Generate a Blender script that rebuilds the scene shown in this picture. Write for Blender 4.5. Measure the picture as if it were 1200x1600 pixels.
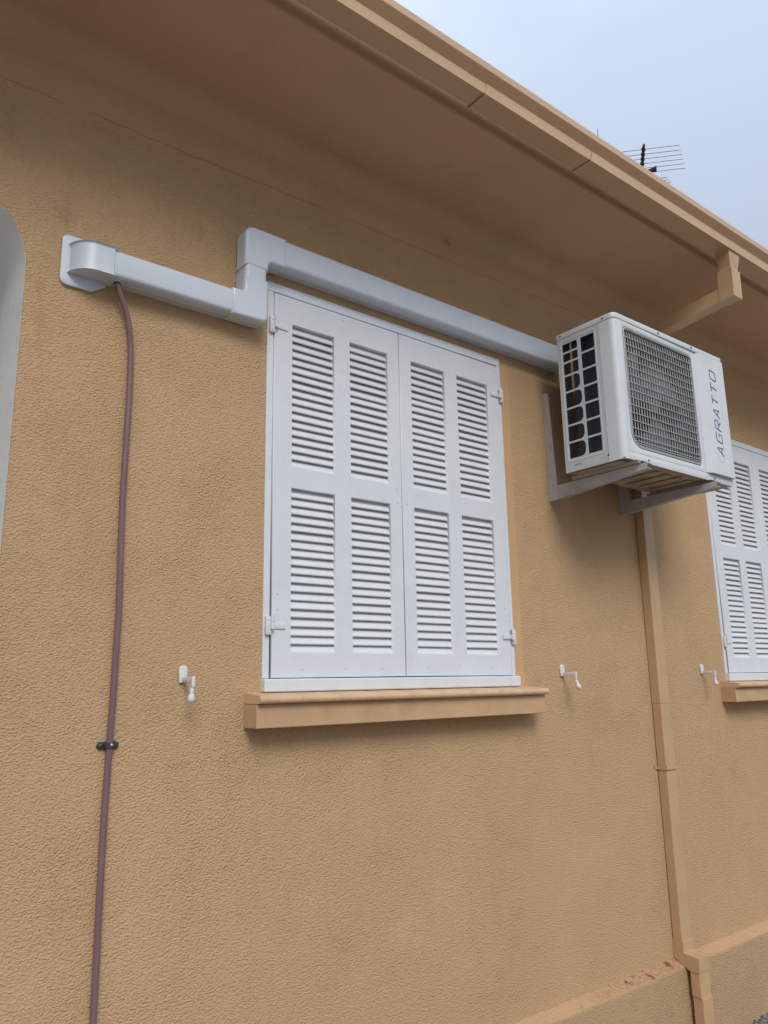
import bpy, bmesh, math, random
from mathutils import Vector, Matrix
random.seed(7)
PI = math.pi
for o in list(bpy.data.objects): bpy.data.objects.remove(o)
sc = bpy.context.scene
COL = sc.collection
ZO = 1.67      # everything below is measured from the bottom of the near window; the ground lies 1.67 m lower

# ------------------------------------------------------------------ camera
def set_camera():
    yaw, pitch, roll = 0.672126, 0.216629, -0.018281
    f = Vector((math.sin(yaw)*math.cos(pitch), math.cos(yaw)*math.cos(pitch), math.sin(pitch)))
    r = Vector((math.cos(yaw), -math.sin(yaw), 0)); u = r.cross(f)
    r2 = r*math.cos(roll)+u*math.sin(roll); u2 = -r*math.sin(roll)+u*math.cos(roll)
    cd = bpy.data.cameras.new('camera'); co = bpy.data.objects.new('camera', cd); COL.objects.link(co)
    M = Matrix((r2, u2, -f)).transposed().to_4x4(); M.translation = Vector((-1.28564, -2.26834, 0.01969+ZO))
    co.matrix_world = M
    cd.sensor_fit = 'AUTO'; cd.sensor_width = 36; cd.lens = 36*1218.6/1600
    cd.clip_start = 0.02; cd.clip_end = 2000
    sc.camera = co
set_camera()

# ------------------------------------------------------------------ world, sun, exposure
SUN_EL, SUN_AZ = math.radians(41), math.radians(204)     # azimuth clockwise from +Y
w = bpy.data.worlds.new('World'); sc.world = w; w.use_nodes = True
nt = w.node_tree; nt.nodes.clear()
out = nt.nodes.new('ShaderNodeOutputWorld'); bg = nt.nodes.new('ShaderNodeBackground')
sky = nt.nodes.new('ShaderNodeTexSky'); sky.sky_type = 'NISHITA'; sky.sun_disc = False
sky.sun_elevation = SUN_EL; sky.sun_rotation = SUN_AZ; sky.air_density = 1.0; sky.dust_density = 2.0; sky.ozone_density = 1.0
tc = nt.nodes.new('ShaderNodeTexCoord'); no = nt.nodes.new('ShaderNodeTexNoise'); no.inputs['Scale'].default_value = 1.6; no.inputs['Detail'].default_value = 4
no.inputs['Roughness'].default_value = 0.45
cr = nt.nodes.new('ShaderNodeValToRGB')
cr.color_ramp.elements[0].position = 0.35; cr.color_ramp.elements[0].color = (6.2, 7.1, 8.7, 1)
cr.color_ramp.elements[1].position = 0.68; cr.color_ramp.elements[1].color = (8.9, 9.8, 10.9, 1)
mx = nt.nodes.new('ShaderNodeMix'); mx.data_type = 'RGBA'; mx.inputs[0].default_value = 0.86
bg.inputs['Strength'].default_value = 0.075
L = nt.links
L.new(tc.outputs['Generated'], no.inputs['Vector']); L.new(no.outputs['Fac'], cr.inputs['Fac'])
L.new(sky.outputs['Color'], mx.inputs[6]); L.new(cr.outputs['Color'], mx.inputs[7])
# overcast dome: the zenith is about three times as bright as the horizon
sx = nt.nodes.new('ShaderNodeSeparateXYZ'); L.new(tc.outputs['Generated'], sx.inputs[0])
mr = nt.nodes.new('ShaderNodeMapRange'); mr.inputs[1].default_value = 0.0; mr.inputs[2].default_value = 1.0; mr.inputs[3].default_value = 0.45; mr.inputs[4].default_value = 1.60
L.new(sx.outputs[2], mr.inputs[0])
vm = nt.nodes.new('ShaderNodeVectorMath'); vm.operation = 'SCALE'; L.new(mx.outputs[2], vm.inputs[0]); L.new(mr.outputs[0], vm.inputs['Scale'])
L.new(vm.outputs[0], bg.inputs['Color']); L.new(bg.outputs['Background'], out.inputs['Surface'])
sd = bpy.data.lights.new('sun', 'SUN'); sd.energy = 1.5; sd.angle = math.radians(26); sd.color = (1.0, 0.95, 0.88)
so = bpy.data.objects.new('sun', sd); COL.objects.link(so)
dirv = Vector((math.sin(SUN_AZ)*math.cos(SUN_EL), math.cos(SUN_AZ)*math.cos(SUN_EL), math.sin(SUN_EL)))
so.rotation_euler = dirv.to_track_quat('Z', 'Y').to_euler(); so.location = (0, -5, 8)
sc.view_settings.view_transform = 'Standard'; sc.view_settings.look = 'None'
sc.view_settings.exposure = 0.36; sc.view_settings.gamma = 1.0
sc.render.engine = 'CYCLES'; sc.cycles.max_bounces = 6; sc.cycles.diffuse_bounces = 4; sc.cycles.glossy_bounces = 3

# ------------------------------------------------------------------ material helpers
class N:
    def __init__(s, name):
        s.m = bpy.data.materials.new(name); s.m.use_nodes = True; s.t = s.m.node_tree
        s.p = s.t.nodes['Principled BSDF']; s.tc = s.t.nodes.new('ShaderNodeTexCoord')
    def n(s, k, **kw):
        x = s.t.nodes.new(k)
        for a, b in kw.items(): setattr(x, a, b)
        return x
    def l(s, a, b): s.t.links.new(a, b)
    def put(s, sock, v):
        if isinstance(v, bpy.types.NodeSocket): s.l(v, sock)
        else: sock.default_value = v
    def mapped(s, scale, loc=(0,0,0), coord='Object', rot=(0,0,0)):
        mp = s.n('ShaderNodeMapping'); s.l(s.tc.outputs[coord], mp.inputs['Vector'])
        mp.inputs['Scale'].default_value = scale; mp.inputs['Location'].default_value = loc; mp.inputs['Rotation'].default_value = rot
        return mp.outputs['Vector']
    def noise(s, scale=5, detail=3, rough=.5, vec=None, dist=0.0):
        x = s.n('ShaderNodeTexNoise'); x.inputs['Scale'].default_value = scale; x.inputs['Detail'].default_value = detail
        x.inputs['Roughness'].default_value = rough; x.inputs['Distortion'].default_value = dist
        s.l(vec if vec is not None else s.tc.outputs['Object'], x.inputs['Vector']); return x.outputs['Fac']
    def math(s, op, a, b=0.0, c=None, clamp=False):
        x = s.n('ShaderNodeMath', operation=op); x.use_clamp = clamp
        s.put(x.inputs[0], a); s.put(x.inputs[1], b)
        if c is not None: s.put(x.inputs[2], c)
        return x.outputs[0]
    def rng(s, v, a, b, c=0.0, d=1.0, smooth=False):
        x = s.n('ShaderNodeMapRange'); x.clamp = True
        if smooth: x.interpolation_type = 'SMOOTHSTEP'
        s.put(x.inputs[0], v)
        for i, q in enumerate((a, b, c, d)): s.put(x.inputs[i+1], q)
        return x.outputs[0]
    def mix(s, f, a, b, mode='MIX'):
        x = s.n('ShaderNodeMix', data_type='RGBA', blend_type=mode)
        s.put(x.inputs[0], f); s.put(x.inputs[6], a if not isinstance(a, tuple) else (*a, 1)[:4]); s.put(x.inputs[7], b if not isinstance(b, tuple) else (*b, 1)[:4])
        return x.outputs[2]
    def bump(s, h, strength=.5, dist=.002, prev=None):
        x = s.n('ShaderNodeBump'); s.put(x.inputs['Strength'], strength); x.inputs['Distance'].default_value = dist
        s.l(h, x.inputs['Height'])
        if prev is not None: s.l(prev, x.inputs['Normal'])
        return x.outputs['Normal']
    def xyz(s):
        x = s.n('ShaderNodeSeparateXYZ'); s.l(s.tc.outputs['Object'], x.inputs[0]); return x.outputs
    def spot(s, cx, cz, rx, rz):
        X = s.xyz()
        a = s.math('DIVIDE', s.math('SUBTRACT', X[0], cx), rx); b = s.math('DIVIDE', s.math('SUBTRACT', X[2], cz), rz)
        d = s.math('SQRT', s.math('ADD', s.math('MULTIPLY', a, a), s.math('MULTIPLY', b, b)))
        return s.rng(d, 1.0, 0.0, 0.0, 1.0, True)
    def done(s, col, rough=.6, normal=None, metal=0.0, spec=None):
        s.put(s.p.inputs['Base Color'], col if not isinstance(col, tuple) else (*col, 1)[:4])
        s.put(s.p.inputs['Roughness'], rough); s.p.inputs['Metallic'].default_value = metal
        if spec is not None: s.p.inputs['Specular IOR Level'].default_value = spec
        if normal is not None: s.l(normal, s.p.inputs['Normal'])
        return s.m

def simple(name, col, rough=.5, var=.12, vscale=6, bump=0.0, bscale=200, metal=0.0, dirt=None, dscale=9, spec=None):
    m = N(name)
    v = m.noise(vscale, 4, .6)
    dk = tuple(c*(1-var) for c in col); lt = tuple(min(1, c*(1+var*.5)) for c in col)
    c = m.mix(m.rng(v, .3, .7), dk, lt)
    if dirt: c = m.mix(m.math('MULTIPLY', m.rng(m.noise(dscale, 6, .65), .52, .75), .6), c, dirt)
    nn = m.bump(m.noise(bscale, 3, .6), bump, .002) if bump else None
    return m.done(c, m.rng(v, .2, .8, rough*.9, min(1, rough*1.12)), nn, metal, spec)

STUCCO = (0.55, 0.365, 0.203)
def stucco(name, wall=True, base=STUCCO):
    m = N(name); X = m.xyz()
    big = m.noise(1.1, 3, .55); mid = m.noise(7, 4, .6)
    col = m.mix(m.rng(big, .3, .7), tuple(c*.93 for c in base), tuple(c*1.05 for c in base))
    col = m.mix(m.math('MULTIPLY', m.rng(mid, .45, .8), .35), col, (base[0]*.86, base[1]*.88, base[2]*.95))
    g = m.noise(1.0, 3.0, .5, m.mapped((130, 130, 198), rot=(.61, .47, .83)), .15)
    g2 = m.noise(1.0, 2.0, .5, m.mapped((200, 200, 250), rot=(.3, .9, .5)))
    h = m.math('ADD', m.rng(g, .30, .72), m.math('MULTIPLY', g2, .30))
    strk = m.noise(1.0, 4, .6, m.mapped((16, 16, .9)))                            # faint rain streaks and blotches
    col = m.mix(m.math('MULTIPLY', m.rng(strk, .50, .72), .07), col, tuple(c*.70 for c in base))
    col = m.mix(m.math('MULTIPLY', m.rng(m.noise(2.6, 5, .62), .50, .70), .18), col, (base[0]*1.08, base[1]*1.10, base[2]*1.16))
    pit = m.rng(g, .46, .30)
    col = m.mix(m.math('MULTIPLY', pit, .22), col, tuple(c*.55 for c in base))
    st = 1.0
    if wall:
        st = m.rng(X[2], 1.78, 1.90, 1.0, .30)                                   # trowelled smoother under the eave
        band = m.math('MULTIPLY', m.rng(X[0], 1.195, 1.20), m.rng(X[0], 1.262, 1.25))
        band = m.math('MULTIPLY', band, m.math('MULTIPLY', m.rng(X[2], 1.50, 1.47), m.rng(X[2], -.01, 0.02)))
        st = m.math('MULTIPLY', st, m.math('SUBTRACT', 1.0, m.math('MULTIPLY', band, .8)))
        col = m.mix(m.math('MULTIPLY', band, .15), col, (.60, .30, .11))
        # grey grime patches near the arch, the pipe cover and over the window
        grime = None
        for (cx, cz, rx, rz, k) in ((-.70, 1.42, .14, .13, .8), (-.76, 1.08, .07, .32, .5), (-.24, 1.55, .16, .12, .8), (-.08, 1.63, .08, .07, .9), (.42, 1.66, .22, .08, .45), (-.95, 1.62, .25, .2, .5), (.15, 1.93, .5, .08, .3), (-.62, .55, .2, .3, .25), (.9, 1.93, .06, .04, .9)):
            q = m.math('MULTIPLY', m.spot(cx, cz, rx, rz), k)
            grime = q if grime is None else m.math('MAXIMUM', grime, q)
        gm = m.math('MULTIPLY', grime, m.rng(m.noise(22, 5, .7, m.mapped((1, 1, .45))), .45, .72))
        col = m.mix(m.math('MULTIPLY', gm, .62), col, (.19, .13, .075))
        # hairline joint in the render below the eave
        zc = m.math('ADD', m.math('MULTIPLY', X[0], .014), m.math('MULTIPLY', m.noise(9, 4, .6), .028))
        dz = m.math('ABSOLUTE', m.math('SUBTRACT', X[2], m.math('ADD', zc, 1.822)))
        ln = m.math('MULTIPLY', m.rng(dz, .0040, .0008), m.rng(m.noise(5, 3, .6), .38, .55, .25, .8))
        col = m.mix(m.math('MULTIPLY', ln, .5), col, (.16, .085, .04))
        st = m.math('MULTIPLY', st, m.rng(big, .2, .8, .85, 1.1))
    else:
        # bare pinkish and rusty wear on top of the plinth
        top = m.math('MULTIPLY', m.rng(X[2], -1.256, -1.246), 1.0)
        near = m.math('MULTIPLY', m.rng(X[0], 1.35, 1.7), m.rng(X[0], 2.35, 2.2))
        wear = m.math('MULTIPLY', top, m.math('MULTIPLY', near, m.rng(m.noise(55, 6, .8), .42, .56)))
        col = m.mix(m.math('MULTIPLY', top, .5), col, (.60, .37, .21))
        col = m.mix(m.math('MULTIPLY', wear, .55), col, (.30, .13, .07))
        col = m.mix(m.math('MULTIPLY', m.math('MULTIPLY', top, m.math('MULTIPLY', near, m.rng(m.noise(17, 3, .6), .58, .63))), .8), col, (.12, .055, .03))
    nn = m.bump(m.noise(5.5, 3, .5), .55, .012)                                  # uneven trowel work
    st = m.math('MULTIPLY', m.rng(m.noise(3.2, 4, .6), .30, .70, .75, 1.15), st)
    nn = m.bump(h, st, .0035, nn)
    return m.done(col, .82, nn, 0, .25)

M = {}
M['stucco'] = stucco('stucco wall paint'); M['plinth'] = stucco('stucco plinth paint', False, (.50, .335, .19))
M['smooth'] = simple('smooth tan masonry paint', (.54, .36, .225), .7, .10, 3, .12, 60, dirt=(.46, .30, .185), dscale=3, spec=.25)
M['sill'] = simple('sill masonry paint', (.53, .35, .20), .62, .10, 8, .18, 90, dirt=(.40, .23, .12), dscale=12, spec=.3)
M['tile'] = simple('sill tile paint', (.64, .43, .26), .45, .08, 14, .10, 70, dirt=(.54, .30, .19), dscale=26)
M['gutter'] = simple('tan enamelled gutter sheet', (.54, .36, .21), .38, .07, 5, .05, 40)
M['pipe'] = simple('tan enamelled downpipe sheet', (.52, .345, .19), .36, .08, 7, .05, 40)
M['shutter'] = simple('white gloss shutter paint', (.66, .695, .74), .38, .03, 9, .06, 120, dirt=(.59, .62, .66), dscale=16)
M['slat'] = simple('white slat paint', (.68, .71, .745), .42, .05, 12, .05, 90, dirt=(.58, .56, .55), dscale=22)
M['hinge'] = simple('chipped white hinge paint', (.70, .70, .715), .45, .10, 60, .1, 120, dirt=(.50, .40, .36), dscale=70)
M['pvc'] = simple('white pvc', (.585, .635, .72), .34, .04, 5, .03, 40, dirt=(.50, .54, .60), dscale=7)
M['nail'] = simple('painted nail head', (.42, .44, .46), .5, .2, 50)
M['hole_shade'] = simple('outlet hole shade', (.03, .028, .026), .8, .1)  # near black, stands for the shade inside the hose outlet
M['dark'] = simple('slat gap shade', (.012, .013, .015), .7, .2)  # near black, for the board that darkens the slat gaps
M['reveal'] = simple('white reveal paint', (.86, .88, .87), .6, .04, 5, .12, 50, dirt=(.70, .72, .71), dscale=12)
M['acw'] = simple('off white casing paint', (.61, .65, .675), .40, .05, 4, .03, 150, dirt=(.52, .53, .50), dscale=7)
M['ac_shade'] = simple('casing paint darkened for shade', (.50, .515, .525), .42, .05, 5, .03, 150, dirt=(.44, .44, .42), dscale=8)  # shade of the unit's side put into a darker casing colour
M['grille'] = simple('off white grille plastic', (.45, .47, .465), .45, .10, 25, .0, 100, dirt=(.22, .21, .185), dscale=24)
M['fan'] = simple('grey fan plastic', (.085, .09, .095), .5, .12, 8, dirt=(.2, .19, .17))
M['blade'] = simple('pale fan blade plastic', (.12, .125, .13), .5, .15, 8, dirt=(.18, .17, .155))
M['pan'] = simple('dirty galvanised pan', (.36, .31, .25), .55, .35, 9, .1, 60, .25, dirt=(.12, .085, .06), dscale=11)
M['bracket'] = simple('grey painted steel', (.43, .42, .43), .5, .10, 12, .08, 90, dirt=(.22, .17, .15), dscale=20)
M['screw'] = simple('dark screw steel', (.10, .10, .11), .4, .2, 40, metal=.7)
M['logo'] = simple('blue grey logo ink', (.11, .15, .25), .45, .05)
M['logoline'] = simple('pale grey logo ink', (.42, .45, .48), .45, .05)
M['clip'] = simple('black rubber clip', (.035, .045, .04), .45, .2, 50)
M['steel'] = simple('bright zinc steel', (.55, .56, .57), .3, .2, 60, metal=.9)
M['ant'] = simple('weathered aluminium', (.10, .11, .13), .5, .15, 30, metal=.5)
M['antd'] = simple('dark antenna plastic', (.03, .032, .038), .6, .2, 30)
M['roof'] = simple('clay roof tiles', (.30, .12, .07), .8, .3, 4, .4, 30)
M['floor'] = simple('porch floor', (.30, .22, .17), .5, .2, 5)

def coil_mat():
    m = N('condenser fins'); X = m.xyz()
    v = m.math('SINE', m.math('MULTIPLY', X[2], 900.0))
    c = m.mix(m.rng(v, -1, 1), (.012, .017, .024), (.045, .058, .075))
    return m.done(c, .45, m.bump(v, .4, .001), .4)
M['coil'] = coil_mat()
def hose_mat():
    m = N('purple brown vinyl hose')
    v = m.noise(1, 3, .6, m.mapped((200, 200, 6)))
    c = m.mix(v, (.14, .070, .085), (.25, .145, .16))
    return m.done(c, .32)
M['hose'] = hose_mat()
def ground_mat():
    m = N('worn concrete ground')
    a = m.noise(.6, 6, .6); b = m.noise(40, 4, .7)
    c = m.mix(m.rng(a, .3, .7), (.17, .145, .115), (.25, .215, .175)); c = m.mix(m.math('MULTIPLY', b, .4), c, (.13, .12, .11))
    return m.done(c, .9, m.bump(b, .5, .004))
M['ground'] = ground_mat()
M['pebble'] = simple('grey pebbles', (.20, .20, .20), .75, .5, 30)

# ------------------------------------------------------------------ object helpers
def tag(o, label, cat, group=None):
    o['label'] = label; o['category'] = cat
    if group: o['group'] = group
    return o
def root(name, label, cat, loc=(0,0,0), group=None):
    o = bpy.data.objects.new(name, None); COL.objects.link(o); o.location = (loc[0], loc[1], loc[2]+ZO); o.empty_display_size = .1
    return tag(o, label, cat, group)
def link(name, me, parent=None, mat=None, loc=(0,0,0)):
    o = bpy.data.objects.new(name, me); COL.objects.link(o); o.location = loc
    if parent is None: o.location = (loc[0], loc[1], loc[2]+ZO)
    else: o.parent = parent
    if mat and not me.materials: me.materials.append(M[mat])
    return o
def smooth(me, ang=40):
    for p in me.polygons: p.use_smooth = True
    if hasattr(me, 'set_sharp_from_angle'): me.set_sharp_from_angle(angle=math.radians(ang))
    return me

class MB:
    """collects shapes of one part; coordinates in its thing's space"""
    def __init__(s): s.b = bmesh.new()
    def box(s, x0, x1, y0, y1, z0, z1, bev=0.0, seg=2):
        vs = [s.b.verts.new((x, y, z)) for x in (x0, x1) for y in (y0, y1) for z in (z0, z1)]
        idx = ((0,1,3,2), (4,6,7,5), (0,4,5,1), (2,3,7,6), (0,2,6,4), (1,5,7,3))
        fs = [s.b.faces.new([vs[i] for i in f]) for f in idx]
        if bev:
            es = list({e for f in fs for e in f.edges})
            bmesh.ops.bevel(s.b, geom=es, offset=bev, segments=seg, affect='EDGES', profile=.5)
        return s
    def prism(s, prof, a0, a1, axis=0, caps=True):
        """closed profile of 2D points extruded along an axis; the points are the other two coordinates in order"""
        def P(a, q):
            l = [q[0], q[1]]; l.insert(axis, a); return l
        A = [s.b.verts.new(P(a0, q)) for q in prof]; B = [s.b.verts.new(P(a1, q)) for q in prof]
        n = len(prof)
        for i in range(n): s.b.faces.new((A[i], A[(i+1) % n], B[(i+1) % n], B[i]))
        if caps: s.b.faces.new(A); s.b.faces.new(B[::-1])
        return s
    def tube(s, pts, r, n=10, caps=True, flat=1.0, up=(0,0,1)):
        pts = [Vector(p) for p in pts]; rs = r if isinstance(r, (list, tuple)) else [r]*len(pts)
        rings = []
        for i, p in enumerate(pts):
            d = (pts[min(i+1, len(pts)-1)]-pts[max(i-1, 0)]).normalized()
            ref = Vector(up) if abs(d.dot(Vector(up))) < .95 else Vector((1,0,0))
            a = d.cross(ref).normalized(); b = a.cross(d).normalized()
            rings.append([s.b.verts.new(p+(a*math.cos(t)+b*math.sin(t)*flat)*rs[i]) for t in [2*PI*k/n for k in range(n)]])
        for A, B in zip(rings, rings[1:]):
            for k in range(n): s.b.faces.new((A[k], A[(k+1) % n], B[(k+1) % n], B[k]))
        if caps: s.b.faces.new(rings[0][::-1]); s.b.faces.new(rings[-1])
        return s
    def lathe(s, prof, c, axis=2, n=16):
        """prof: (radius, height) pairs about an axis through c"""
        rings = []
        for r, h in prof:
            ring = []
            for k in range(n):
                t = 2*PI*k/n; u, v = r*math.cos(t), r*math.sin(t)
                q = [u, v]; q.insert(axis, h); ring.append(s.b.verts.new(Vector(q)+Vector(c)))
            rings.append(ring)
        for A, B in zip(rings, rings[1:]):
            for k in range(n): s.b.faces.new((A[k], A[(k+1) % n], B[(k+1) % n], B[k]))
        s.b.faces.new(rings[0]); s.b.faces.new(rings[-1])
        return s
    def sheet(s, prof, a0, a1, axis=0, th=.0015):
        """open profile with thickness, extruded along an axis"""
        pts = [Vector(q) for q in prof]; off = []
        for i, p in enumerate(pts):
            d = (pts[min(i+1, len(pts)-1)]-pts[max(i-1, 0)]).normalized(); off.append(p+Vector((-d.y, d.x))*th)
        return s.prism([tuple(p) for p in pts]+[tuple(p) for p in off[::-1]], a0, a1, axis)
    def mesh(s, name, sm=None, bev=0.0):
        bmesh.ops.remove_doubles(s.b, verts=s.b.verts, dist=1e-6)
        if bev: bmesh.ops.bevel(s.b, geom=[e for e in s.b.edges if len(e.link_faces) == 2 and e.calc_face_angle(0) > .5], offset=bev, segments=2, affect='EDGES', profile=.5)
        bmesh.ops.recalc_face_normals(s.b, faces=s.b.faces)
        me = bpy.data.meshes.new(name); s.b.to_mesh(me); s.b.free()
        if sm: smooth(me, sm)
        return me
    def part(s, name, mat, parent=None, sm=None, bev=0.0, loc=(0,0,0)):
        return link(name, s.mesh(name, sm, bev), parent, mat, loc)

def wn(o):
    m = o.modifiers.new('weighted_normal', 'WEIGHTED_NORMAL'); m.keep_sharp = True
    return o
def rrect(x0, z0, x1, z1, r=0.0, n=6):
    if not isinstance(r, (list, tuple)) and r <= 0: return [(x0,z0),(x1,z0),(x1,z1),(x0,z1)]
    rr = r if isinstance(r, (list, tuple)) else (r,)*4      # bl, br, tr, tl
    P = []
    for (cx, cz, sx, sz, a0, q) in ((x0,z0,1,1,PI,rr[0]), (x1,z0,-1,1,1.5*PI,rr[1]), (x1,z1,-1,-1,0,rr[2]), (x0,z1,1,-1,.5*PI,rr[3])):
        if q <= 0: P.append((cx, cz)); continue
        for k in range(n+1):
            t = a0+.5*PI*k/n; P.append((cx+sx*q+q*math.cos(t), cz+sz*q+q*math.sin(t)))
    return P
def plate(name, outline, holes, y0, y1, bev=0.0, plane='xz', bres=1):
    """flat plate with holes, standing in the xz plane between y0 and y1 (or in yz between x0 and x1)"""
    cu = bpy.data.curves.new('tmp', 'CURVE'); cu.dimensions = '2D'; cu.fill_mode = 'BOTH'
    cu.extrude = abs(y1-y0)/2-bev; cu.bevel_depth = bev; cu.bevel_resolution = bres if bev else 0; cu.offset = -bev
    for ring in [outline]+list(holes):
        sp = cu.splines.new('POLY'); sp.points.add(len(ring)-1); sp.use_cyclic_u = True
        for pt, q in zip(sp.points, ring): pt.co = (q[0], q[1], 0, 1)
    ob = bpy.data.objects.new('tmp', cu); COL.objects.link(ob)
    dg = bpy.context.evaluated_depsgraph_get(); dg.update()
    me = bpy.data.meshes.new_from_object(ob.evaluated_get(dg)); me.name = name
    bpy.data.objects.remove(ob); bpy.data.curves.remove(cu); me.materials.clear()
    yc = (y0+y1)/2
    for v in me.vertices:
        u, q, ww = v.co
        v.co = (u, yc-ww, q) if plane == 'xz' else (yc+ww, u, q)
    b = bmesh.new(); b.from_mesh(me); bmesh.ops.remove_doubles(b, verts=b.verts, dist=1e-6)
    bmesh.ops.recalc_face_normals(b, faces=b.faces); b.to_mesh(me); b.free()
    return me
def strokes(name, lines, r, flat_axis=1, flat=.2):
    """poly-line strokes as flattened wires, one mesh"""
    cu = bpy.data.curves.new('tmp', 'CURVE'); cu.dimensions = '3D'; cu.bevel_depth = r; cu.bevel_resolution = 2; cu.use_fill_caps = True
    for ln, cyc in lines:
        sp = cu.splines.new('POLY'); sp.points.add(len(ln)-1); sp.use_cyclic_u = cyc
        for pt, q in zip(sp.points, ln): pt.co = (*q, 1)
    ob = bpy.data.objects.new('tmp', cu); COL.objects.link(ob)
    dg = bpy.context.evaluated_depsgraph_get(); dg.update()
    me = bpy.data.meshes.new_from_object(ob.evaluated_get(dg)); me.name = name
    bpy.data.objects.remove(ob); bpy.data.curves.remove(cu); me.materials.clear()
    for v in me.vertices: v.co[flat_axis] *= flat
    return me

# ------------------------------------------------------------------ the setting
g = MB(); s_ = 300.0
g.b.faces.new([g.b.verts.new(p) for p in ((-s_,-s_,-1.67), (s_,-s_,-1.67), (s_,s_,-1.67), (-s_,s_,-1.67))])
gr = g.part('ground', 'ground'); gr['kind'] = 'structure'

# gravel strip at the foot of the plinth
tb = bmesh.new(); bmesh.ops.create_icosphere(tb, subdivisions=1, radius=1); tv = [v.co.copy() for v in tb.verts]; tf = [[v.index for v in f.verts] for f in tb.faces]; tb.free()
gv, gf = [], []
for k in range(2200):
    x = random.uniform(2.5, 5.2); y = -.068-abs(random.gauss(0, .16)); r = random.uniform(.006, .017); zb = -1.604+.10*(y+.06)+random.uniform(-.004, .004)
    mtx = Matrix.Translation((x, y, zb+r*.3)) @ Matrix.Rotation(random.uniform(0, 6.3), 4, 'Z') @ Matrix.Diagonal((r*random.uniform(.8,1.5), r, r*random.uniform(.5,.8), 1))
    o0 = len(gv); gv += [mtx @ v for v in tv]; gf += [[i+o0 for i in f] for f in tf]
o0 = len(gv); nx = 60       # the earth bank the pebbles lie on
for i in range(nx+1):
    x = 2.25+3.05*i/nx; e = .012*math.sin(x*7)+random.uniform(-.006, .006); dr = min(1, max(0, (x-2.25)/.3))
    gv += [Vector((x, -.03, -1.70+(.098+e)*dr)), Vector((x, -.30, -1.70+(.07+e)*dr)), Vector((x, -.75, -1.71))]
for i in range(nx):
    for j in range(2): k = o0+i*3+j; gf.append([k, k+1, k+4, k+3])
me = bpy.data.meshes.new('gravel'); me.from_pydata(gv, [], gf); smooth(me, 180)
go = link('gravel', me, None, 'pebble'); go['kind'] = 'stuff'; go['label'] = 'grey gravel along the foot of the plinth'

# ------------------------------------------------------------------ house
XL, XR, YB, ZS = -4.2, 9.4, 7.0, 2.035
WIN2 = 2.885
house = root('house', 'tan stucco house wall with deep flat eave', 'house', (0, 0, -1.67))
HZ = (0, 0, 1.67)      # the house stands on the ground; its parts are given in window coordinates
arch = rrect(-2.5, -1.67, -.803, 1.462, (0, 0, .23, .23), 14)
# opening reaches the ground, so the outline runs round it
outl = [(XL,-1.67), (-2.5,-1.67)] + [q for q in arch[2:]][::-1] + [(-.803,-1.67), (XR,-1.67), (XR,ZS+.1), (XL,ZS+.1)]
wall = plate('wall', outl, [rrect(.004, .004, 1.196, 1.446), rrect(WIN2+.004, .004, WIN2+1.196, 1.446)], 0.0, .30)
link('wall', wall, house, 'stucco', HZ)
# the white painted lining of the arched opening
arc = arch[2:]
lin = MB(); n = len(arc)
path = [(-.803,-1.67)]+arc+[(-2.5,-1.67)]
inner = []
for i, p in enumerate(path):
    d = (Vector(path[min(i+1, len(path)-1)])-Vector(path[max(i-1, 0)])).normalized(); inner.append(Vector(p)+Vector((-d.y, d.x))*.004)
A = [lin.b.verts.new((p[0], .004, p[1])) for p in path]; B = [lin.b.verts.new((p[0], .56, p[1])) for p in path]
A2 = [lin.b.verts.new((p[0]+random.uniform(-.0008,.0008), -.0012, p[1])) for p in inner]; B2 = [lin.b.verts.new((p[0], .56, p[1])) for p in inner]
for i in range(len(path)-1):
    lin.b.faces.new((A2[i], A2[i+1], B2[i+1], B2[i])); lin.b.faces.new((A[i], A[i+1], A2[i+1], A2[i]))
    lin.b.faces.new((B[i], B[i+1], A[i+1], A[i]))
lin.part('arch_reveal', 'reveal', house, 40, loc=HZ)
pw = MB(); pw.box(XL, -.3, 2.2, 2.32, -1.67, ZS-.006); pw.box(-.42, -.3, .57, 2.19, -1.67, ZS-.006)
pw.part('porch_wall', 'reveal', house, loc=HZ)
MB().box(XL, -.43, .31, 2.19, ZS-.06, ZS-.01).part('porch_ceiling', 'reveal', house, loc=HZ)
MB().box(XL, -.43, .305, 2.19, -1.7, -1.52).part('porch_floor', 'floor', house, loc=HZ)
ow = MB(); ow.box(XL, XL+.25, 2.33, YB-.253, -1.67, ZS-.003); ow.box(XR-.25, XR, .303, YB-.253, -1.67, ZS-.003); ow.box(XL, XR, YB-.25, YB, -1.67, ZS-.003)
ow.part('outer_wall', 'stucco', house, loc=HZ)
# plinth with a sloping top
pl = MB(); pl.prism([(.05,-1.228), (0,-1.228), (-.046,-1.247), (-.052,-1.252), (-.054,-1.26), (-.058,-1.70), (.05,-1.70)], -.795, XR+.05, 0)
pl.part('plinth', 'plinth', house, loc=HZ)
# eave slab: flat soffit with a rounded lip
r = .011; lip = [(-.514+r-r*math.sin(t), ZS+.018+r-r*math.cos(t)) for t in [k*PI/2/5 for k in range(6)]]
es = MB(); es.prism([(1.0, ZS), (-.08, ZS)] + lip + [(-.514, ZS+.15), (1.0, ZS+.15)], XL-.5, XR+.5, 0)
es.part('soffit', 'smooth', house, 30, loc=HZ)
# cove between wall and soffit
cv = MB(); cv.prism([(.004, ZS+.004), (.004, ZS-.085)] + [(-.0838+.085*math.cos(t), ZS-.0850+.0838*math.sin(t)) for t in [k*.5*PI/10 for k in range(11)]] + [(-.0838, ZS+.004)], XL+.002, XR-.002, 0)
cv.part('cove', 'smooth', house, 30, loc=HZ)
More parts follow.
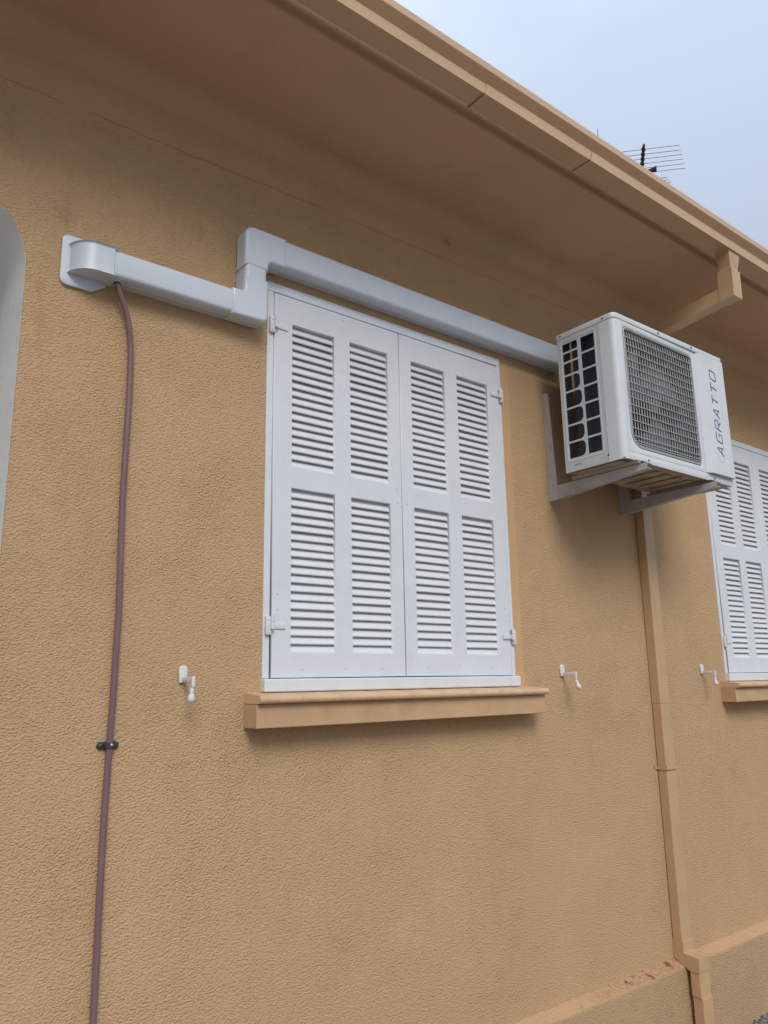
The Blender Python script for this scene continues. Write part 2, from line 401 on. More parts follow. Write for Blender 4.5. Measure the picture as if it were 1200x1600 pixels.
# roof
RZ = ZS+.152; ridge = (3.4, RZ+1.66)
rf = MB(); rf.prism([(-.56, RZ), (ridge[0], ridge[1]), (YB+.56, RZ), (YB+.56, RZ+.06), (ridge[0], ridge[1]+.06), (-.56, RZ+.06)], XL-.55, XR+.55, 0)
rf.part('roof', 'roof', house, loc=HZ)
# small broken peg left in the wall under the eave
nb = MB(); nb.tube([(.901, .01, 1.937), (.901, -.012, 1.936), (.917, -.016, 1.934)], .006, 8); nb.part('wall_peg', 'smooth', house, 40, loc=HZ)

def sill(x0):
    b = MB(); b.box(x0-.062, x0+1.285, -.084, .02, -.109, -.036, .0025)
    s = b.part('window_sill', 'sill', house, loc=HZ)
    nT = 9; xs = [x0-.062+(1.347)*k/nT for k in range(nT+1)]
    for k in range(nT):
        a, c = xs[k]+(.0 if k == 0 else .0002), xs[k+1]-(.0 if k == nT-1 else .0002)
        t = MB(); dz = random.uniform(-.0005, .0005); ex = random.uniform(-.0006, .0006)
        yf = -.108+ex
        prof = [(.015, .001+dz), (-.08, -.009+dz)]
        for q in range(7):
            tt = PI*q/6; prof.append((yf+.012-.012*math.sin(tt), -.0225+dz+.0125*math.cos(tt)))
        prof += [(-.086, -.0345), (.015, -.0345)]
        t.prism(prof, a, c, 0)
        t.part('sill_tile', 'tile', s, 50, .0003)
sill(0.0); sill(WIN2)

# ------------------------------------------------------------------ shuttered windows
COLS = ((.103, .286), (.360, .543), (.663, .846), (.920, 1.103)); ROWS = ((.770, 1.306), (.128, .692)); NS = (18, 19)
LEAF = ((.0290, .6005), (.6040, 1.1745)); LZ = (.0455, 1.4090)
def slat_mesh(wd):
    b = MB(); t = math.radians(30); L2, th = .0195, .0035
    # louvre tilted so that its lower edge looks out
    c, s = math.cos(t), math.sin(t)
    prof = []
    for (u, v) in ((-L2, -th), (L2-.002, -th), (L2, -th+.002), (L2, th-.002), (L2-.002, th), (-L2, th)):
        prof.append((-(u*s)-v*c*1.0, -(u*c)+v*s))
    b.prism(prof, -wd/2-.004, wd/2+.004, 0)
    me = b.mesh('slat'); me.materials.append(M['slat']); return me
SLAT = slat_mesh(.183)
leaf_me = []
for li, (a, c) in enumerate(LEAF):
    holes = [rrect(x0, z0, x1, z1) for (x0, x1) in COLS[li*2:li*2+2] for (z0, z1) in ROWS]
    me = plate('shutter_leaf', rrect(a, LZ[0], c, LZ[1]), holes, -.026, .006, .0015); me.materials.append(M['shutter']); leaf_me.append(me)
def frame_mesh():
    f = MB()
    f.box(0, .0245, -.021, .08, .0425, 1.4145, .002); f.box(1.1795, 1.2, -.021, .08, .0425, 1.4145, .002)
    f.box(-.001, 1.201, -.020, .08, 1.4155, 1.45, .002); f.box(-.003, 1.206, -.044, .08, -.001, .0415, .005, 3)
    me = f.mesh('window_frame'); me.materials.append(M['shutter']); return me
FRAME = frame_mesh()
def hinge_mesh(side):
    h = MB(); s = side      # +1: frame on the left of the leaf
    h.box(*sorted((-s*.022, -s*.002)), -.0335, -.0205, -.032, .028, .0008)
    h.tube([(0, -.037, -.014), (0, -.037, .010)], .0068, 12); h.tube([(0, -.037, .011), (0, -.037, .034)], .006, 12)
    h.box(*sorted((s*.003, s*.052)), -.0305, -.0268, -.012, .008, .0008)
    h.box(*sorted((-s*.006, s*.006)), -.0375, -.030, -.012, .006, .001)
    for z in (-.022, .018): h.lathe([(.0032, -.0352), (.0038, -.0342), (.0038, -.033)], (-s*.013, 0, z), 1, 8)
    me = h.mesh('hinge', 40); me.materials.append(M['hinge']); return me
HL, HR = hinge_mesh(1), hinge_mesh(-1)
_n = MB(); _n.lathe([(.0015, -.0006), (.0026, -.0003), (.0030, .0006)], (0, 0, 0), 1, 8); NAIL = _n.mesh('nail', 40); NAIL.materials.append(M['nail'])
def window(x0, label):
    r0 = root('shuttered_window', label, 'window', (x0, .015, 0), 'shuttered windows in the house wall')
    link('window_frame', FRAME, r0)
    MB().box(.03, 1.17, .07, .078, .05, 1.41).part('gap_backing', 'dark', r0)  # dark board added behind the slats so that their gaps look shaded
    for li in range(2):
        lf = link('shutter_leaf', leaf_me[li], r0)
        a, c = LEAF[li]; piv = (a+c)/2
        lf.rotation_euler = (0, math.radians((-.10, .12)[li]), 0); lf.location = (0, (0, .0015)[li], (-.0015, .001)[li]-(.0,.0)[li])
        for (nx, nz) in ((.022, .28), (.022, .22), (.300, .030), (.12, .022), (.46, .026), (.55, .70), (.55, .66), (.02, 1.33), (.30, 1.335)):
            link('nail', NAIL, lf, None, (a+nx if li == 0 else c-nx, -.0262, LZ[0]+nz+random.uniform(-.01, .01)))
        for (xa, xb) in COLS[li*2:li*2+2]:
            for (z0, z1), ns in zip(ROWS, NS):
                p = (z1-z0)/ns
                for k in range(ns):
                    s = link('slat', SLAT, lf, None, ((xa+xb)/2, -.0085+random.uniform(-.0008, .0008), z0+p*(k+.5)+random.uniform(-.0007, .0007)))
                    s.rotation_euler = (math.radians(random.uniform(-2.5, 2.5)), math.radians(random.uniform(-.25, .25)), 0)
    for z in (1.283, .215):
        link('hinge', HL, r0, None, (.027, 0, z)); link('hinge', HR, r0, None, (1.179, 0, z-.012))
    return r0
window(0.0, 'white louvred shutters under the pipe cover, in full view left of the air conditioner')
window(WIN2, 'white louvred shutters at the right edge, partly hidden behind the air conditioner')

# ------------------------------------------------------------------ gutter and downpipe
gut = root('gutter', 'tan box gutter along the eave edge', 'gutter', (0, 0, ZS))
GP = [(-.577, .135), (-.577, .009), (-.6540, .008), (-.6545, .050), (-.6560, .0515), (-.6810, .0780), (-.6825, .0800), (-.6830, .107), (-.674, .109)]
for i, (a, c, o) in enumerate(((XL-.5, .4945, 0.0), (.4948, 1.0868, .0022), (1.0871, XR+.5, .0044))):
    gs = MB(); prof = [(y-(o if y < -.6 else -o), z-o) for (y, z) in GP[:4]]+GP[4:]
    gs.sheet(prof, a, c, 0, .0012); gs.part('gutter_section', 'gutter', gut)
for x in (.490, 1.082):
    jb = MB(); jb.sheet([(-.5705, .06), (-.5705, .0020), (-.6605, .0010), (-.6605, .014)], x-.006, x+.010, 0, .0012); jb.part('joint_strap', 'gutter', gut)

PX0, PX1 = 2.165, 2.245
dp = root('downpipe', 'tan square downpipe running from the gutter down past the air conditioner', 'downpipe', (0, 0, -1.67))
def dpart(b, name, **k): return b.part(name, 'pipe', dp, None, k.get('bev', .003), HZ)
def loft(quads):
    b = MB(); R = [[b.b.verts.new(v) for v in q] for q in quads]
    for A, B in zip(R, R[1:]):
        for k in range(4): b.b.faces.new((A[k], A[(k+1) % 4], B[(k+1) % 4], B[k]))
    b.b.faces.new(R[0]); b.b.faces.new(R[-1][::-1]); return b
def ring(x0, x1, y0, y1, z, z2=None):
    z2 = z if z2 is None else z2
    return [(x0, y0, z), (x1, y0, z), (x1, y1, z2), (x0, y1, z2)]
# outlet under the gutter, drop, elbow back to the wall
dpart(loft([ring(PX0-.010, PX1+.012, -.652, -.580, ZS+.004), ring(PX0-.006, PX1+.006, -.648, -.580, ZS-.03), ring(PX0+.004, PX1-.004, -.642, -.583, ZS-.075), ring(PX0+.004, PX1-.004, -.642, -.583, ZS-.092)]), 'outlet', bev=.002)
dpart(MB().prism([(-.646, ZS-.088), (-.6425, 1.8035), (-.574, 1.7985), (-.578, ZS-.088)], PX0, PX1, 0), 'drop_pipe', bev=.002)
dpart(MB().prism([(-.62, 1.8035), (-.62, 1.868), (-.05, 1.812), (-.003, 1.805), (-.003, 1.735), (-.05, 1.746), (-.572, 1.8005)], PX0+.0025, PX1-.0025, 0), 'return_pipe', bev=.002)
dpart(MB().box(PX0, PX1, -.050, -.003, .62, 1.745), 'upper_pipe')
dpart(MB().box(PX0-.0009, PX1+.0009, -.0509, -.002, -.10, .64), 'middle_pipe')
dpart(MB().box(PX0, PX1, -.050, -.003, -1.18, -.08), 'lower_pipe')
dpart(MB().prism([(-.0025, -1.15), (-.0525, -1.15), (-.0525, -1.197), (-.124, -1.203), (-.124, -1.262), (-.080, -1.262), (-.0025, -1.222)], PX0-.003, PX1+.003, 0), 'offset_elbow', bev=.0015)
dpart(loft([ring(PX0, PX1, -.121, -.075, -1.25), ring(PX0, PX1, -.121, -.075, -1.36), ring(PX0+.004, PX1+.003, -.124, -.076, -1.375), ring(PX0+.004, PX1+.004, -.124, -.076, -1.70)]), 'foot_pipe', bev=.002)
st = MB(); z = -.395; st.sheet([(PX0-.024, -.0025), (PX0-.0045, -.0030), (PX0-.004, -.0555), (PX1+.004, -.0555), (PX1+.0045, -.0030), (PX1+.026, -.0025)], z-.009, z+.009, 2, -.0016)
so_ = dpart(st, 'strap', bev=0.0)

# ------------------------------------------------------------------ pipe cover (duct)
du = root('duct_cover', 'white plastic pipe cover stepping up over the shuttered window', 'duct', (0, 0, 0))
def arc2(cx, cy, r, a0, a1, n=6): return [(cx+r*math.cos(a0+(a1-a0)*k/n), cy+r*math.sin(a0+(a1-a0)*k/n)) for k in range(n+1)]
def ductprof(z0, z1, y=-.072, r=.014):
    return [(-.001, z0), (-.021, z0), (-.021, z0+.002), (-.0245, z0+.002), (-.0245, z0)] + arc2(y+r, z0+r, r, -.5*PI, -PI, 4) + arc2(y+r, z1-r, r, PI, .5*PI, 4) + [(-.001, z1)]
def dpt(b, name, bev=0.0): return b.part(name, 'pvc', du, 35, bev)
LZ0, LZ1, UZ0, UZ1 = 1.249, 1.338, 1.482, 1.592
d1 = MB(); d1.prism(ductprof(LZ0, LZ1), -.572, -.172, 0); dpt(d1, 'lower_duct')
d2 = MB(); d2.prism(ductprof(UZ0+.002, UZ1-.002), .030, 1.60, 0); dpt(d2, 'upper_duct')
d3 = MB(); d3.prism([(x, y) for (y, x) in [q for q in ductprof(-.125, -.041) if q[0] < -.03 or q[0] > -.01]], 1.36, 1.47, 2); dpt(d3, 'riser_duct')
def elbow(name, outline, holes_round, yd=-.0755):
    me = plate(name, outline, [], yd, -.001, .012, bres=4); smooth(me, 50); wn(link(name, me, du, 'pvc'))
def fillet(pts, rads, n=6):
    P = []
    for i, (p, r) in enumerate(zip(pts, rads)):
        p = Vector(p); a = (Vector(pts[i-1])-p).normalized(); b = (Vector(pts[(i+1) % len(pts)])-p).normalized()
        if r <= 0: P.append(tuple(p)); continue
        ang = a.angle(b); d = r/math.tan(ang/2); c = p+(a+b).normalized()*(r/math.sin(ang/2))
        s0 = p+a*d-c; s1 = p+b*d-c; t0 = math.atan2(s0.y, s0.x); t1 = math.atan2(s1.y, s1.x); dt = (t1-t0+PI) % (2*PI)-PI
        P += [(c.x+r*math.cos(t0+dt*k/n), c.y+r*math.sin(t0+dt*k/n)) for k in range(n+1)]
    return P
elbow('lower_elbow', fillet([(-.174, LZ0-.004), (-.036, LZ0-.004), (-.036, 1.405), (-.130, 1.405), (-.130, LZ1+.004), (-.174, LZ1+.004)], [0, .022, 0, 0, .008, 0]), None)
elbow('upper_elbow', fillet([(-.130, 1.442), (-.036, 1.442), (-.036, UZ0-.003), (.034, UZ0-.003), (.034, UZ1+.003), (-.130, UZ1+.003)], [0, 0, .020, 0, 0, .035]), None)
me = plate('wall_plate', fillet([(-.712, 1.208), (-.615, 1.208), (-.575, 1.236), (-.575, 1.372), (-.712, 1.372)], [.022, .010, .004, .012, .018]), [], -.011, -.0005, .002); link('wall_plate', smooth(me, 35), du, 'pvc')
# rounded wall cap: seen from above it is a quarter of an ellipse
cap = MB(); top = [(-.568, -.012)]
prof = [(-.568, -.0005), (-.568, -.0745)] + [(-.618-.070*math.sin(t), -.0005-.074*math.cos(t)) for t in [k*.5*PI/12 for k in range(13)]]
cap.prism(prof, 1.2465, 1.3400, 2); wn(dpt(cap, 'end_cap', .006))
hb = MB(); hb.lathe([(.0125, -.0062), (.0145, -.0045), (.0145, 0)], (-.551, -.040, LZ0+.002), 2, 20); hb.part('outlet_ring', 'pvc', du, 40)
hb = MB(); hb.lathe([(.0110, -.0002), (.0110, .002)], (-.551, -.040, LZ0-.0063), 2, 20); hb.part('outlet_shade_disc', 'hole_shade', du)  # dark disc painted as the shade in the outlet; nothing is cut out

# ------------------------------------------------------------------ drain hose and clip
hp = [(-.551, -.040, 1.258), (-.549, -.040, 1.238), (-.540, -.037, 1.216), (-.524, -.032, 1.185), (-.508, -.025, 1.148), (-.496, -.020, 1.10), (-.4885, -.016, 1.04), (-.4855, -.014, .96), (-.485, -.0135, .86), (-.4865, -.013, .70), (-.487, -.013, .55), (-.484, -.013, .40), (-.480, -.0125, .25), (-.4815, -.0125, .12), (-.4825, -.0125, .02), (-.4855, -.0125, -.135), (-.489, -.0125, -.32), (-.4895, -.0125, -.50), (-.4885, -.0125, -.70), (-.488, -.0125, -.95), (-.487, -.013, -1.25), (-.486, -.014, -1.62)]
def smooth_path(P, k=4):
    P = [Vector(p) for p in P]; out = []
    for i in range(len(P)-1):
        p0, p1, p2, p3 = P[max(i-1, 0)], P[i], P[i+1], P[min(i+2, len(P)-1)]
        for j in range(k):
            t = j/k; out.append(.5*((2*p1)+(p2-p0)*t+(2*p0-5*p1+4*p2-p3)*t*t+(3*p1-p0-3*p2+p3)*t**3))
    return out+[P[-1]]
def root_mesh(o, label, cat, group=None): return tag(o, label, cat, group)
ho = MB(); ho.tube(smooth_path(hp), .0092, 12); hose = ho.part('drain_hose', 'hose', None, 60)
tag(hose, 'purple brown drain hose hanging down the wall from the pipe cover', 'hose')
cl = root('hose_clip', 'small black clip holding the hose to the wall', 'clip', (-.4855, 0, -.135))
me = plate('clip_plate', rrect(-.033, -.0105, .029, .0105, .0100, 6), [], -.006, -.0005, .0015); link('clip_plate', smooth(me, 35), cl, 'clip')
b = MB(); b.sheet([(-.014, -.004)]+[(-.0125*math.cos(t), -.0115-.0125*math.sin(t)) for t in [k*PI/8 for k in range(9)]]+[(.014, -.004)], -.0065, .0065, 2, -.0015); b.part('saddle', 'clip', cl, 40)
b = MB(); b.lathe([(.003, -.0275), (.0042, -.0268), (.0045, -.0245)], (.002, 0, .001), 1, 10); b.part('clip_screw', 'steel', cl, 40)
b = MB(); b.lathe([(.0035, -.0085), (.0048, -.0075), (.0048, -.006)], (-.022, 0, 0), 1, 10); b.part('clip_screw', 'screw', cl, 40)

# ------------------------------------------------------------------ shutter holdbacks
def holdback(x, z, label, tilt):
    r0 = root('shutter_holdback', label, 'shutter catch', (x, 0, z), 'shutter catches on the wall')
    me = plate('back_plate', fillet([(-.011, -.029), (.011, -.029), (.014, .002), (.013, .022), (-.013, .022), (-.014, .002)], [.003, .003, .006, .011, .011, .006]), [], -.010, -.0005, .002); link('back_plate', smooth(me, 35), r0, 'hinge')
    b = MB(); b.box(-.0045, .0045, -.078, -.009, -.026, -.012, .0015); b.box(-.005, .005, -.082, -.066, -.044, -.0115, .0015); b.part('arm', 'hinge', r0, 40)
    k = MB(); k.lathe([(.0045, -.002), (.0065, -.006), (.0070, -.013), (.0060, -.018), (.0095, -.026), (.0115, -.034), (.0108, -.041), (.0070, -.047), (.0015, -.050)], (0, 0, 0), 2, 14)
    o = k.part('knob', 'hinge', r0, 60, loc=(0, -.074, -.040)); o.rotation_euler = tilt
holdback(-.272, .062, 'white shutter catch between the hose and the near window', (math.radians(4), math.radians(2), 0))
holdback(1.500, .066, 'white shutter catch on the wall between the sill and the downpipe', (math.radians(-14), math.radians(-14), 0))
holdback(2.645, .068, 'white shutter catch right of the downpipe, beside the far window', (math.radians(-4), 0, 0))

# ------------------------------------------------------------------ air conditioner (its own space: x right, -y out, z up)
AW, AD, AH = .868, .306, .652
AX, AY, AZ = 1.412, -.170, .909
ac = root('air_conditioner', 'white wall mounted outdoor air conditioner unit with lettered panel', 'air conditioner', (AX, AY, AZ))
YF = -AD
def ap(b, name, mat='acw', sm=35, bev=0.0): return b.part(name, mat, ac, sm, bev)
GX0, GX1, GZ0, GZ1 = .058, .606, .058, .606
# front panel with the grille opening
me = plate('front_panel', rrect(.0285, .034, .632, AH-.026), [rrect(GX0, GZ0, GX1, GZ1, (.07, .03, .03, .03), 8)], YF, YF+.010, .001); link('front_panel', smooth(me, 30), ac, 'acw')
# rounded left corner, part of the front sheet
cn = MB(); R_ = .028; cn.sheet([(.0285, YF)]+[(R_-R_*math.sin(t), YF+R_-R_*math.cos(t)) for t in [k*.5*PI/8 for k in range(1, 9)]]+[(0, YF+.078)], .0, AH-.026, 2, -.0015); ap(cn, 'corner_panel')
# raised panel with the lettering
rp = MB(); rp.sheet([(.632, YF), (.638, YF-.0005), (.660, YF-.014), (.666, YF-.016), (AW-.006, YF-.016), (AW, YF-.010), (AW, YF+.06)], .036, AH-.026, 2, .0015); ap(rp, 'lettered_panel')
rp = MB(); rp.prism([(.636, YF+.0005), (.660, YF-.0137), (.666, YF-.0152), (AW-.007, YF-.0152), (AW-.001, YF-.010), (AW-.001, YF+.02), (.636, YF+.02)], .0355, .0385, 2); ap(rp, 'panel_closure')
# base skirt below the front
sk = MB(); sk.box(.0285, AW, YF+.0008, YF+.004, 0, .0335, .0006); ap(sk, 'base_skirt')
# lid
me = plate('lid', [(x, y) for (x, y) in fillet([(-.002, YF-.002), (AW+.002, YF-.010), (AW+.002, .002), (-.002, .002)], [.026, .01, .004, .004])], [], 0, .025, .003)
for v in me.vertices: v.co = (v.co.x, v.co.z, AH-.0245+v.co.y)
b = bmesh.new(); b.from_mesh(me); bmesh.ops.recalc_face_normals(b, faces=b.faces); b.to_mesh(me); b.free()
link('lid', smooth(me, 35), ac, 'acw')
# left side with two columns of vent openings
def cell(y0, z0, y1, z1, r): return rrect(y0, z0, y1, z1, r, 5)
vents = []
yb0, yb1, yf0, yf1 = -.028, -.112, -.128, -.200      # rear column and front column
z0v, z1v = .055, .600; ph = (z1v-z0v)/7; gap = .0085
for k in range(7):
    vents.append(cell(yf1, z0v+k*ph+gap/2, yf0, z0v+(k+1)*ph-gap/2, (.006, .003, .005, .006)))
for k in range(5):
    vents.append(cell(yb1-(.004 if k < 4 else 0), z0v+k*ph+gap/2, yb0, z0v+(k+1)*ph-gap/2, (.024, .004, .004, .022)))
zt = z0v+5*ph; seg = (.0, .80*ph, 1.40*ph, 2.0*ph)
for k in range(3):
    vents.append(cell(yb1+.002, zt+seg[k]+gap/2, yb0, zt+seg[k+1]-gap/2, (.006, .003, .006, .004)))
me = plate('side_panel', rrect(YF+.0795, .0, -.001, AH-.026), vents, .0, .0025, .0, 'yz'); link('side_panel', me, ac, 'ac_shade')
me = plate('vent_rim', rrect(-.209, .045, -.019, .612, .012), [rrect(-.205, .049, -.023, .608, .010)], -.0015, .0012, .0, 'yz'); link('vent_rim', me, ac, 'acw')
b = MB(); b.box(AW-.004, AW-.0016, YF+.062, -.001, 0, AH-.026); ap(b, 'right_panel')
b = MB(); b.box(.68, AW-.005, -.0035, -.001, 0, AH-.026); ap(b, 'rear_panel', 'ac_shade')
b = MB(); b.box(.612, .615, YF+.012, -.03, .012, AH-.028); ap(b, 'partition', 'fan')
# coil: side limb with a gap behind it, rear limb
b = MB(); b.box(.030, .042, YF+.04, -.058, .012, AH-.03); ap(b, 'side_coil', 'coil')
b = MB(); b.box(.030, .036, -.041, -.006, .012, AH-.03); ap(b, 'coil_end', 'coil'); b = MB(); b.box(.19, .60, -.034, -.012, .012, AH-.03); ap(b, 'rear_coil', 'coil')
# base pan with pressed ribs
bp = MB(); bp.box(.004, AW-.004, YF+.006, -.003, .001, .006)
for k in range(5):
    bp.box(.20+.09*k, .235+.09*k, YF+.05, -.05, -.007, .0005, .003)
bp.box(.02, .10, YF+.03, -.03, -.006, .0005, .003)
ap(bp, 'base_pan', 'pan')
for x in (.062, .640):
    f = MB(); f.prism([(x, -.001), (x+.062, -.001), (x+.055, -.013), (x+.048, -.0145), (x+.012, -.0145), (x+.006, -.013)], YF-.012, .02, 1)
    ap(f, 'foot', 'pan', None)
# screws
for (x, z, yy) in ((.17, .016, YF-.0002), (.70, .016, YF-.0002), (.33, AH-.012, YF-.0060), (.60, AH-.012, YF-.0088)):
    s = MB(); s.lathe([(.0030, -.0018), (.0046, -.0012), (.0046, .002)], (x, yy, z), 1, 10); ap(s, 'screw', 'screw')
for (y, z) in ((-.022, AH-.012), (-.252, AH-.012), (YF+.0795, .03)):
    s = MB(); s.lathe([(.0030, -.0018), (.0046, -.0012), (.0046, .002)], (-.0022 if z > .5 else 0, y, z), 0, 10); ap(s, 'screw', 'screw')
b = MB(); b.sheet([(-.085, .020), (-.085, .027), (-.052, .027), (-.052, .022)], -.0012, .001, 0, .0016); ap(b, 'side_mark', 'fan', None)
# grille
gr_ = MB()
me = plate('grille', rrect(GX0+.0035, GZ0+.0035, GX1-.0035, GZ1-.0035, (.067, .027, .027, .027), 8), [rrect(GX0+.009, GZ0+.009, GX1-.009, GZ1-.009, (.062, .022, .022, .022), 8)], YF-.002, YF+.012, .0015); grille = link('grille', smooth(me, 35), ac, 'grille')
def inset_z(x):        # rounded corners shorten the outer bars
    lo = GZ0+.007; hi = GZ1-.007
    for (cx, rr, left) in ((GX0, .067, True),):
        d = x-(GX0+.0035)
        if d < rr: lo = GZ0+.0035+rr-math.sqrt(max(0, rr*rr-(rr-d)**2))+.001
    d = min(x-(GX0+.0035), (GX1-.0035)-x)
    if d < .027: hi = GZ1-.0035-.027+math.sqrt(max(0, .027**2-(.027-d)**2))-.001
    return lo, hi
nv = 27
for k in range(nv):
    x = GX0+.018+(GX1-GX0-.036)*k/(nv-1); lo, hi = inset_z(x)
    t = MB(); P = [(x, YF+.020, lo), (x, YF+.010, lo+.006), (x, YF+.003, lo+.022), (x, YF, lo+.06), (x, YF-.001, (lo+hi)/2), (x, YF, hi-.05), (x, YF+.003, hi-.016), (x, YF+.012, hi-.003)]
    # thin upright blades, deeper than they are wide
    a = [[t.b.verts.new((p[0]+sx*.0016, p[1]+sy*.0018+.0025, p[2])) for (sx, sy) in ((-1,-1), (1,-1), (1,1), (-1,1))] for p in P]
    for A, B in zip(a, a[1:]):
        for q in range(4): t.b.faces.new((A[q], A[(q+1) % 4], B[(q+1) % 4], B[q]))
    t.b.faces.new(a[0]); t.b.faces.new(a[-1][::-1])
    t.part('vertical_bar', 'grille', grille)
hz = [GZ0+.014, GZ0+.022, GZ0+.031]+[GZ0+.050+(GZ1-GZ0-.066)*k/14 for k in range(15)]
for z in hz:
    x0, x1 = GX0+.006, GX1-.006
    d = z-(GZ0+.0035); rr = .067
    if d < rr: x0 = GX0+.0035+rr-math.sqrt(max(0, rr*rr-(rr-d)**2))
    dep = .004 if z > GZ0+.04 else .004+(GZ0+.04-z)*.35
    t = MB(); t.tube([(x0, YF+.004, z), (x0+.015, YF-.0035+dep*.5, z), ((x0+x1)/2, YF-.0035+(dep-.004), z), (x1-.015, YF-.0035+dep*.5, z), (x1, YF+.004, z)], .0020, 8); t.part('horizontal_bar', 'grille', grille, 50)
# fan behind the grille
FC = (.33, .335); FYc = YF+.075
b = MB(); b.lathe([(.262, -.028), (.256, -.028), (.250, .028), (.256, .028)], (FC[0], FYc, FC[1]), 1, 48); bmesh.ops.delete(b.b, geom=[f for f in b.b.faces if len(f.verts) > 4], context='FACES_ONLY'); ap(b, 'fan_shroud', 'fan')
b = MB(); b.lathe([(.02, -.035), (.055, -.028), (.060, -.01), (.060, .03)], (FC[0], FYc, FC[1]), 1, 28); ap(b, 'fan_hub', 'fan')
for q in range(3):
    t = MB(); G = []
    for i in range(7):
        rr = .055+.188*i/6; row = []
        for j in range(7):
            a = q*2*PI/3+.5+(-.12-.50*(i/6)**1.2)+(1.25+.05*i)*j/6
            row.append(t.b.verts.new((FC[0]+rr*math.cos(a), FYc-.026+.05*j/6+.006*math.sin(i), FC[1]+rr*math.sin(a))))
        G.append(row)
    for i in range(6):
        for j in range(6): t.b.faces.new((G[i][j], G[i+1][j], G[i+1][j+1], G[i][j+1]))
    bmesh.ops.solidify(t.b, geom=list(t.b.faces), thickness=.003)
    ap(t, 'fan_blade', 'blade', 50)
# lettering, reading upwards
def letters():
    H, WD, S = .050, .044, .62     # cap height, letter width; slant
    def sl(u, v): return (u+v*.22, v)
    G = {'A': [([(0,0), (.50,1), (.62,1), (.86,0)], False), ([(.30,.30), (.74,.30)], False)],
         'G': [([(.98,1), (.16,1), (0,.84), (0,.16), (.16,0), (.92,0), (.92,.50), (.50,.50)], False)],
         'R': [([(0,0), (0,1), (.80,1), (.94,.86), (.94,.58), (.80,.45), (.06,.45)], False), ([(.50,.45), (.92,0)], False)],
         'T': [([(-.05,1), (.95,1)], False), ([(.45,.97), (.45,0)], False)],
         'O': [([(.14,0), (0,.14), (0,.86), (.14,1), (.86,1), (1,.86), (1,.14), (.86,0)], True)]}
    out = []; adv = 0.0
    for ch in 'AGRATTO':
        cur = []
        for ln, cyc in G[ch]:
            pts = []
            for (u, v) in ln:
                uu = adv+u*WD+v*H*.20
                pts.append((.779-v*H, 0, .130+uu))       # reading up: u goes up, v goes left
            cur.append((pts, cyc))
        out.append(cur); adv += WD*(1.0 if ch in 'TA' else 1.0)+.0185
    return out
for lines in letters():
    me = strokes('letter', lines, .0046, 1, .16)
    for v in me.vertices: v.co.y += YF-.0162
    link('letter', smooth(me, 60), ac, 'logo')
ov = [( .755+.037*math.cos(t), 0, .150+.052*math.sin(t)) for t in [(-.95*PI)+k*1.35*PI/24 for k in range(25)]]
me = strokes('logo_ring', [(ov, False)], .0014, 1, .3)
for v in me.vertices: v.co.y += YF-.0162
link('logo_ring', smooth(me, 60), ac, 'logoline')

# ------------------------------------------------------------------ steel wall brackets under the unit
def bracket(x, label):
    r0 = root('wall_bracket', label, 'bracket', (x, 0, .826), 'steel brackets carrying the air conditioner')
    zt = .0675
    v = MB(); v.box(.003, .050, -.004, -.0008, 0, .522, .0006)
    v.prism([(-.001, 0), (-.052, 0), (-.052, .07), (-.030, .522), (-.001, .522)], 0, .003, 0); v.part('upright', 'bracket', r0)
    a = MB(); a.prism([(-.046, .004), (-.515, .042), (-.518, zt), (-.046, zt)], .0042, .0072, 0)
    a.box(.0074, .044, -.518, -.006, zt-.003, zt); a.prism([(-.046, .005), (-.515, .043), (-.515, .046), (-.046, .008)], .0074, .036, 0)
    a.part('arm', 'bracket', r0)
    for (y, z) in ((-.01, .495), (-.01, .40)):
        s = MB(); s.lathe([(.004, -.007), (.0065, -.006), (.0065, -.003)], (.026, 0, z), 1, 6); s.part('bolt', 'screw', r0)
    s = MB(); s.box(.008, .040, -.495, -.470, zt+.0002, zt+.012, .001); s.part('rubber_pad', 'clip', r0)
bracket(1.494, 'grey steel bracket under the left end of the air conditioner')
bracket(2.040, 'grey steel bracket under the right end of the air conditioner')

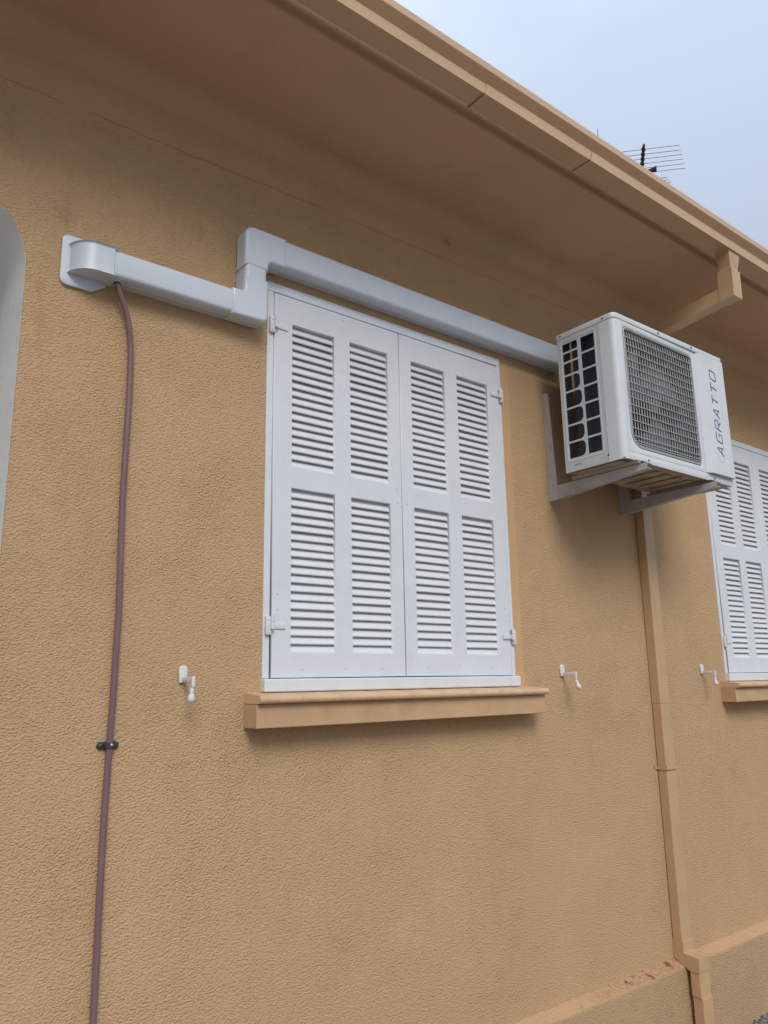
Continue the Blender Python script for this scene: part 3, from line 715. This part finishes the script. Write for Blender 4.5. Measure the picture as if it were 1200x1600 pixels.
# ------------------------------------------------------------------ aerials on the roof
an = root('television_antenna', 'dark television aerial with thin rods above the gutter', 'antenna', (6.34, 2.224, 2.187+.049+1.66*(2.224+.56)/3.96))
ABZ = an.location.z-ZO
def rel(p): return (p[0]-6.34, p[1]-2.224, p[2]-ABZ)
def at(b, name, mat='ant'): return b.part(name, mat, an, 40)
b = MB(); b.tube([rel((6.34, 2.224, ABZ-.03)), rel((6.34, 2.224, 6.03))], .018, 10); at(b, 'mast')
p0, p1 = Vector((5.985, 1.963, 6.0)), Vector((6.75, 2.53, 6.0)); bd = (p1-p0).normalized()
b = MB(); b.tube([rel(p0), rel(p1)], .014, 8); at(b, 'boom', 'antd')
ed = (Vector((6.26, 1.824, 6.0))-Vector((5.855, 2.268, 6.0))).normalized()
bl = (Vector((6.369, 2.245, 6.0))-p0).length
for k, f in enumerate((.18, .37, .55, .74, .93, 1.12)):
    c = p0+bd*bl*f; hl = .40+.035*k*.6
    b = MB(); b.tube([rel(c-ed*hl), rel(c+ed*hl)], .0030, 6); at(b, 'rod')
    b = MB(); b.lathe([(.022, -.02), (.026, 0), (.022, .02)], rel(c), 2, 8); at(b, 'clamp', 'antd')
w0, w1, w2 = Vector((6.455, 2.240, 6.03)), Vector((6.47, 2.11, 6.03)), Vector((6.545, 2.158, 6.03))
b = MB()
A = [b.b.verts.new(rel(q)) for q in (w0, w1, w2)]; B = [b.b.verts.new(rel(q+Vector((0, 0, -.03)))) for q in (w0, w1, w2)]
b.b.faces.new(A); b.b.faces.new(B[::-1])
for k in range(3): b.b.faces.new((A[k], A[(k+1) % 3], B[(k+1) % 3], B[k]))
at(b, 'reflector', 'antd')
q0 = Vector((6.62, 2.33, 5.98))
for k in range(3):
    c = Vector((6.742, 2.202, 6.03))+Vector((.055, .020, 0))*k
    b = MB(); b.tube([rel(c-ed*.20), rel(c+ed*(.055+.01*k))], .0036, 6); at(b, 'rod')
b = MB(); b.tube([rel((6.60, 2.40, 5.98)), rel((6.90, 2.42, 5.98))], .009, 6); at(b, 'short_boom', 'antd')
rb = 2.187+.049+1.66*(1.5+.56)/3.96
b = MB(); b.tube([(0, 0, -.03), (0, 0, 5.15-rb-.5), (0, 0, 5.15-rb)], [.006, .005, .003], 8)
b.lathe([(.03, -.02), (.03, .02), (.008, .05)], (0, 0, 0), 2, 10)
rod = link('roof_rod', b.mesh('roof_rod', 40), None, 'ant', (4.40, 1.5, rb)); tag(rod, 'thin upright metal rod on the roof left of the aerial', 'rod')
